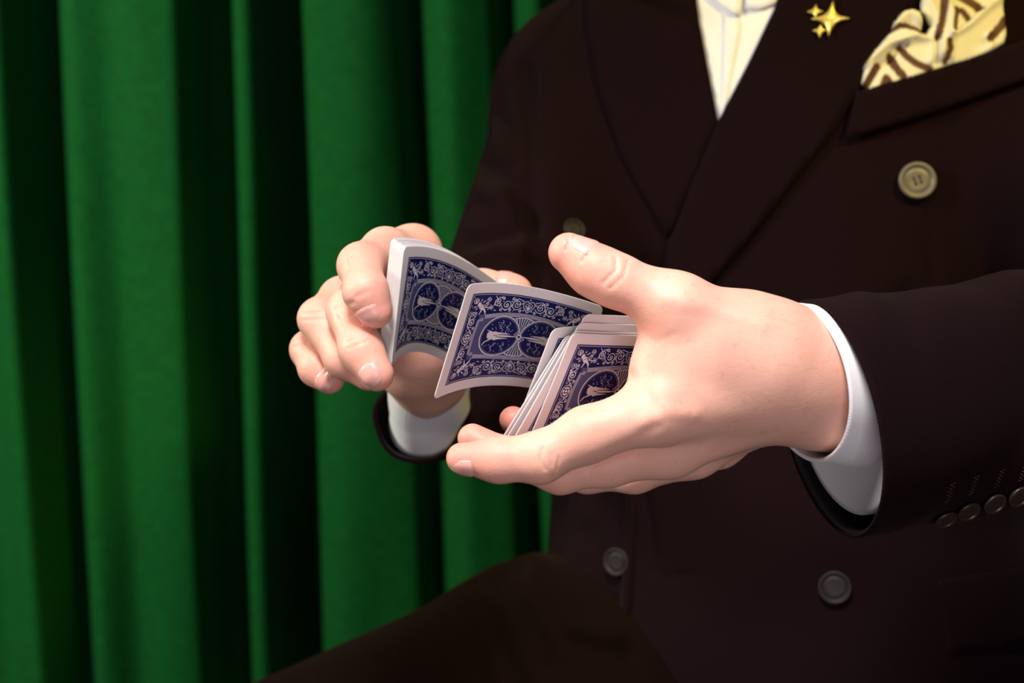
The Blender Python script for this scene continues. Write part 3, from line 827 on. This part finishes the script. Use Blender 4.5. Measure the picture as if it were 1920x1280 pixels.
    for sgn in (-1, 1):
        wx = cxm + sgn * 12.4; Rw = np.hypot(X - wx, Y - cym)
        ink[Rw < 12.7] = 0; ink[(Rw < 12.5) & (Rw > 11.75)] = 1; ink[(Rw < 11.3) & (Rw > 11.0)] = .55
    rr = random.Random(8)
    for sgn in (-1, 1):
        T = lambda x, y: (cxm + sgn * (x - cxm), cym + sgn * (y - cym))      # turned half round for the second wheel
        wx = cxm - 12.4
        def d_(x, y, r): disc(*T(x, y), r)
        def s_(a, b, w1, w2): seg(T(*a), T(*b), w1, 1, w2)
        # winged child lying along the axle
        d_(wx - 6.6, cym - 1.1, 1.45); d_(wx - 5.2, cym - .2, 1.25); s_((wx - 6, cym), (wx - .8, cym + .3), 3.6, 2.4); d_(wx - 2.4, cym + 1.3, 1.5); d_(wx - 3.0, cym - 1.5, 1.2)
        s_((wx - 1.5, cym), (wx + 10.4, cym + .1), 2.1, .3); s_((wx - 3, cym - 1.6), (wx + 6.5, cym - 1.3), 1.7, .25); s_((wx - 3, cym + 1.7), (wx + 5.5, cym + 1.5), 1.6, .25)
        s_((wx - 4, cym + 1.5), (wx - 8.3, cym + 3.6), 1.2, .5); s_((wx - 8.3, cym + 3.6), (wx - 9.2, cym + 5.4), .9, .5); s_((wx - 4, cym - 1.8), (wx - 8.6, cym - 3.6), 1.0, .35)
        seg(T(wx - 3.4, cym - .3), T(wx - 1.2, cym + .2), .35, 0); seg(T(wx - 1, cym + .75), T(wx + 5, cym + .85), .28, 0); seg(T(wx - 1, cym - .7), T(wx + 5, cym - .7), .28, 0)
        for i in range(26):
            a, r = rr.uniform(3.5, 5.9), rr.uniform(4.2, 9.8)
            d_(wx + r * math.cos(a) * .95, cym + r * math.sin(a), .27)
        for i in range(16):
            a, r = rr.uniform(.4, 2.6), rr.uniform(4.6, 9.8)
            d_(wx + r * math.cos(a), cym + r * math.sin(a), .25)
        for x0, y0, dx, dy in ((-.5, -9.6, .9, 7.0), (4.0, -8.6, .5, 5.6), (-2.0, 4.4, -1.2, 5.4), (3.5, 4.2, .4, 5.0)):
            p = [T(wx + x0 + dx * t + .8 * math.sin(t * 9), cym + y0 + dy * t) for t in np.linspace(0, 1, 14)]
            line(p, .55, .6)
    for k in (-1.0, 0, 1.0):
        seg((cxm - 2.4 + k * .9, cym - 2.4 - k * .9), (cxm + 2.4 + k * .9, cym + 2.4 - k * .9), .7); 
        seg((cxm - 2.2 + k * .9, cym - 2.2 - k * .9), (cxm + 2.2 + k * .9, cym + 2.2 - k * .9), .25, 0)
    disc(cxm, cym, 1.5); disc(cxm, cym, .8, 0)
    # --- frame: white margin, blue rule, white rule
    E = np.minimum(np.minimum(X, CW - X), np.minimum(Y, CH - Y))
    ink[(E < 7.2)] = 0; ink[(E > 6.55) & (E < 6.85)] = 1; ink[E < 5.9] = 1
    blue = np.array([0.045, 0.080, 0.345]); white = np.array([0.865, 0.845, 0.865])
    rgb = blue + (white - blue) * ink[..., None]
    img = bpy.data.images.new('card_back_print', w, h, alpha=False)
    px = np.ones((h, w, 4), np.float32); px[..., :3] = rgb[::-1]
    img.pixels.foreach_set(px.ravel()); img.update(); img.pack()
    return img
def card_mats():
    out = []
    m = mat('card_back', (1, 1, 1), 0.34, 0.5); t = N(m, 'ShaderNodeTexImage'); t.image = card_print(); t.interpolation = 'Cubic'
    L(m, N(m, 'ShaderNodeUVMap', uv_map='print').outputs[0], t.inputs[0]); L(m, t.outputs[0], BS(m).inputs['Base Color'])
    L(m, bump(m, noise(m, 1800, 2), .00004, .5), BS(m).inputs['Normal'])
    e = mat('card_stock', (0.60, 0.585, 0.56), 0.7, 0.2)
    return m, e
MCARD, MEDGE = card_mats()

def bez(p0, pm, p1):
    p0, pm, p1 = (np.array(p) for p in (p0, pm, p1)); c = 2 * pm - .5 * (p0 + p1)
    t = np.linspace(0, 1, 80)[:, None]; q = (1 - t) ** 2 * p0 + 2 * t * (1 - t) * c + t * t * p1
    s = np.concatenate([[0], np.cumsum(np.linalg.norm(np.diff(q, axis=0), axis=1))]); s /= s[-1]
    return lambda u: np.stack([np.interp(u, s, q[:, k]) for k in range(3)], -1)
def make_card(name, T, B, nu=30, th=.00030):
    vm = [0, .25, .7, 1.4, 2.3, 3.3]; rad = 3.3
    vm = vm + list(np.linspace(6, CH - 6, 10)) + [CH - x for x in vm[::-1]]
    rows = []
    for v in vm:
        e = min(v, CH - v); ins = rad - math.sqrt(max(0, rad * rad - (rad - e) ** 2)) if e < rad else 0
        uu = np.concatenate([[ins, ins + .6 + .01 * e], np.linspace(max(ins + 1.4, 4), CW - max(ins + 1.4, 4), nu), [CW - ins - .6 - .01 * e, CW - ins]])
        rows.append((uu, np.full(len(uu), v)))
    U = np.array([r[0] for r in rows]); Vv = np.array([r[1] for r in rows]); a, b = U.shape
    tt = T(U.ravel() / CW); bb = B(U.ravel() / CW); w = (Vv.ravel() / CH)[:, None]
    S = (tt * (1 - w) + bb * w).reshape(a, b, 3)
    du = np.gradient(S, axis=1); dv = np.gradient(S, axis=0); n = np.cross(du, dv); n /= np.linalg.norm(n, axis=2, keepdims=True) + 1e-12
    if (n[a // 2, b // 2] @ _fw) > 0: n = -n
    top = (S + n * th * .5).reshape(-1, 3); bot = (S - n * th * .5).reshape(-1, 3)
    cen = S.reshape(-1, 3).mean(0); verts = np.concatenate([top, bot]) - cen; K = a * b
    fc = []; mi = []
    for i in range(a - 1):
        for j in range(b - 1):
            q = (i * b + j, (i + 1) * b + j, (i + 1) * b + j + 1, i * b + j + 1)
            fc.append(q); mi.append(0); fc.append(tuple(K + x for x in q[::-1])); mi.append(1)
    rim = [j for j in range(b)] + [i * b + b - 1 for i in range(1, a)] + [(a - 1) * b + j for j in range(b - 2, -1, -1)] + [i * b for i in range(a - 2, 0, -1)]
    for x, y in zip(rim, rim[1:] + rim[:1]): fc.append((x, y, K + y, K + x)); mi.append(1)
    me = mesh(name, verts, fc); o = link(name, me, None, MCARD); me.materials.append(MEDGE)
    me.polygons.foreach_set('material_index', mi)
    nf = len(mi) - len(rim)
    for i, p in enumerate(me.polygons): p.use_smooth = i < nf
    uvl = me.uv_layers.new(name='print')
    uv = np.stack([U.ravel() / CW, 1 - Vv.ravel() / CH], 1); uv = np.concatenate([uv, uv])
    li = np.zeros(len(me.loops), np.int32); me.loops.foreach_get('vertex_index', li)
    uvl.data.foreach_set('uv', uv[li].astype(np.float32).ravel())
    o.location = cen
    return o

# the pack squeezed in the far hand: front card and the cards behind it
front = make_card('playing_card', bez(P(757, 463, .743), P(851, 478, .776), P(958, 550, .803)), bez(P(733, 691, .753), P(790, 660, .796), P(890, 715, .826)), th=.00022)
tag(front, 'blue-backed front card of the bowed pack in the far hand', 'card')
NP_ = 25
step = (P(757 - 25, 463 - 17, .7508) - P(757, 463, .743)) / (NP_ - 1)
rj = random.Random(5)
for i in range(1, NP_ - 1):
    c = front.copy(); COL.objects.link(c); c.location = Vector(np.array(front.location) + step * i + V3(rj.uniform(-1, 1) * .2, rj.uniform(-1, 1), 0) * .00015)
    tag(c, 'playing card showing only its white edge in the far hand\'s bowed pack', 'card', 'cards behind the front of the bowed pack')

# the card in the air
tag(make_card('playing_card', bez(P(878, 533, .705), P(988, 536, .730), P(1132, 575, .755)), bez(P(812, 750, .712), P(934, 722, .749), P(1082, 748, .783))),
    'single bowed blue-backed playing card flying between the two hands', 'card')

# cards caught in the near hand, front to back: parallel sheets, k millimetres behind the front one
A0 = P(1074, 624, .7035); dA = P(986, 836, .716) - A0
eL = V3(.80, -.02, .60); eL /= np.linalg.norm(eL)
n0 = np.cross(eL, dA); n0 /= np.linalg.norm(n0); n0 = -n0 if n0 @ _fw > 0 else n0
def in_plane(px, py, k):
    r = P(px, py, 1.0) - CAM; t = ((A0 - n0 * k * .001 - CAM) @ n0) / (r @ n0); return CAM + r * t
def hand_card(tl, bl, k, lab, rot=0.0, bow=.0008):
    a = in_plane(*tl, k); d = in_plane(*bl, k) - a; b = a + d / np.linalg.norm(d) * .0635
    c, s_ = math.cos(rot), math.sin(rot); e = eL * c + np.cross(n0, eL) * s_
    mk = lambda p: bez(p, p + e * .0445 + n0 * bow, p + e * .0885)
    return tag(make_card('playing_card', mk(a), mk(b)), lab, 'card')
hand_card((1074, 624), (986, 836), 0, 'frontmost playing card in the near hand, most of its blue back showing')
hand_card((1077, 619), (963, 822), 1.3, 'second playing card in the near hand, its lower corner fanned out left')
hand_card((1086, 604), (984, 820), 2.5, 'playing card whose top edge shows just above the near hand\'s front card')
hand_card((1097, 588), (1000, 806), 3.7, 'highest-standing playing card in the near hand, under the thumb')
hand_card((1065, 629), (950, 820), 5.0, 'grey-white edged playing card just behind the fanned card in the near hand')
hand_card((1061, 628), (943, 818), 6.2, 'white-edged playing card whose corner touches the near hand\'s middle fingertip')
hand_card((1036, 616), (957, 822), 9.5, 'rearmost playing card in the near hand, a strip of blue back showing', .15)
# ------------------------------------------------------------------ star pin on the lapel
hp, npn = on_jacket(1556, 42); npn = npn * .85 - _fw * .25; npn /= np.linalg.norm(npn)
pin = empty('lapel_pin', hp + npn * .0075, 'gold pin of one large and two small four-pointed stars on the lapel', 'pin')
def star(cx, cy, arms, wd, rise):
    c, _ = on_jacket(cx, cy); c = c + npn * .0078
    tips = [on_jacket(cx + dx, cy + dy)[0] + npn * .0076 for dx, dy in arms]
    ring = []
    for k in range(4):
        a, b = tips[k] - c, tips[(k + 1) % 4] - c
        for t in np.linspace(0, 1, 9)[:-1]:
            # concave side between two arms
            q = a * (1 - t) ** 2.6 + b * t ** 2.6 + (a + b) * wd * 4 * t * (1 - t) * .5
            ring.append(c + q)
    V = [c + npn * rise] ; n = len(ring)
    for s in (.5, .85, 1.0):
        for p in ring: V.append(c + (p - c) * s + npn * (rise * (1 - s * s) * .9 + .0004))
    for p in ring: V.append(p - npn * .0009)
    Fc = [(0, 1 + k, 1 + (k + 1) % n) for k in range(n)]
    for r in range(3):
        for k in range(n): Fc.append((1 + r * n + k, 1 + (r + 1) * n + k, 1 + (r + 1) * n + (k + 1) % n, 1 + r * n + (k + 1) % n))
    me = mesh('star', V, Fc); bm = bmesh.new(); bm.from_mesh(me); bmesh.ops.recalc_face_normals(bm, faces=bm.faces); bm.to_mesh(me); bm.free()
    return link('star', me, pin, MGOLD)
star(1558, 42, [(36, -1), (5, -34), (-36, 0), (-4, 34)], .22, .0016)
star(1530, 28, [(14, 0), (1, -13), (-15, 1), (0, 13)], .30, .0010)
star(1538, 64, [(13, -1), (2, -12), (-13, 0), (0, 14)], .30, .0010)

# ------------------------------------------------------------------ pocket square
def ZP(x, y): return (1590 + x / 5.334, y / 5.334)
outl = [(130, 850), (165, 680), (300, 480), (410, 350), (440, 270), (540, 150), (640, 132), (706, 160), (735, 250), (715, 340), (760, 360), (800, 290), (765, 225), (718, 150), (710, 80), (735, -60), (800, -200), (1100, -260), (1440, -200),
        (1490, -60), (1500, 0), (1540, 190), (1572, 380), (1550, 470), (1410, 560), (1180, 640), (1000, 680), (790, 750), (590, 820), (450, 870), (220, 960)]
STR = [([(935, -200), (930, 0), (920, 150), (900, 260), (860, 400)], 36), ([(925, -60), (1060, 5), (1160, 65), (1280, 140)], 40), ([(1040, 145), (1100, 160), (1160, 225)], 30), ([(1050, 150), (1035, 230), (1030, 320)], 26),
       ([(400, 350), (500, 300), (560, 292), (640, 318), (705, 350)], 24), ([(510, 510), (570, 590), (660, 660), (790, 720)], 36), ([(415, 590), (450, 680), (540, 790)], 40),
       ([(170, 900), (240, 770), (290, 690)], 36), ([(340, 880), (375, 800), (420, 860)], 32), ([(965, 450), (985, 520), (940, 650)], 32), ([(1400, 430), (1480, 340), (1550, 250)], 46), ([(1250, -220), (1420, -120)], 40)]
RIDGE = [([(180, 660), (300, 560), (400, 470), (640, 390), (820, 390)], 45, .005), ([(760, 0), (860, 200), (900, 420), (890, 600)], 40, .003), ([(960, 60), (1000, 200), (960, 380), (900, 560)], 45, .004),
         ([(1010, 360), (1150, 290), (1300, 180), (1500, 50)], 45, .005), ([(1000, 380), (1000, 600)], 35, .003), ([(1380, 400), (1400, 520)], 40, .003), ([(470, 260), (600, 170), (700, 220)], 60, .004),
         ([(840, 420), (800, 640)], 35, .003), ([(240, 700), (160, 850)], 40, .002),
         ([(390, 640), (470, 510), (560, 480)], 28, -.005), ([(850, 430), (865, 640)], 28, -.005), ([(735, 270), (720, 370), (860, 400)], 30, -.004), ([(1020, 340), (1160, 250), (1300, 130)], 28, -.004), ([(300, 690), (400, 640)], 25, -.003), ([(1395, 440), (1390, 520)], 22, -.002)]
def ldist(x, y, ln):
    best = 1e9
    for (x1, y1), (x2, y2) in zip(ln, ln[1:]):
        ex, ey = x2 - x1, y2 - y1; t = max(0, min(1, ((x - x1) * ex + (y - y1) * ey) / (ex * ex + ey * ey)))
        best = min(best, math.hypot(x - x1 - t * ex, y - y1 - t * ey))
    return best
def sq_off(x, y, e):
    zx, zy = (x - 1590) * 5.334, y * 5.334
    o = .0075
    for ln, w, a in RIDGE: o += a * math.exp(-(ldist(zx, zy, ln) / w) ** 2)
    edge = min(1, e / 7.0); o = .0042 + (o - .0042) * math.sqrt(edge * (2 - edge)) if edge < 1 else o
    wl = 178 + (x - 1606) * -.289                       # height of the pocket's top edge here
    return o if y < wl else .0001 + max(0, .0041 - .0041 * (y - wl) / 3)
MSQ = mat('square_silk', (0.8, 0.7, 0.5), 0.6, 0.3)
_at = N(MSQ, 'ShaderNodeAttribute', attribute_name='stripe')
L(MSQ, mixc(MSQ, _at.outputs['Fac'], (0.74, 0.70, 0.55), (0.085, 0.028, 0.014)), BS(MSQ).inputs['Base Color'])
L(MSQ, bump(MSQ, noise(MSQ, 900, 3), .0003, .4), BS(MSQ).inputs['Normal'])
sq, suv = poly_patch('pocket_square', [ZP(*p) for p in outl], 3.2, 0, None, MSQ, .0008, sq_off)
stv = []
for x, y in suv:
    zx, zy = (x - 1590) * 5.334, y * 5.334; s = 0
    for ln, w in STR: s = max(s, min(1, max(0, (w - ldist(zx, zy, ln)) / 8 + .5)))
    stv.append(s)
_a = sq.data.attributes.new('stripe', 'FLOAT', 'POINT'); _a.data.foreach_set('value', np.array(stv, np.float32))
tag(sq, 'cream pocket square with brown stripes crumpled in the chest pocket', 'pocket square')
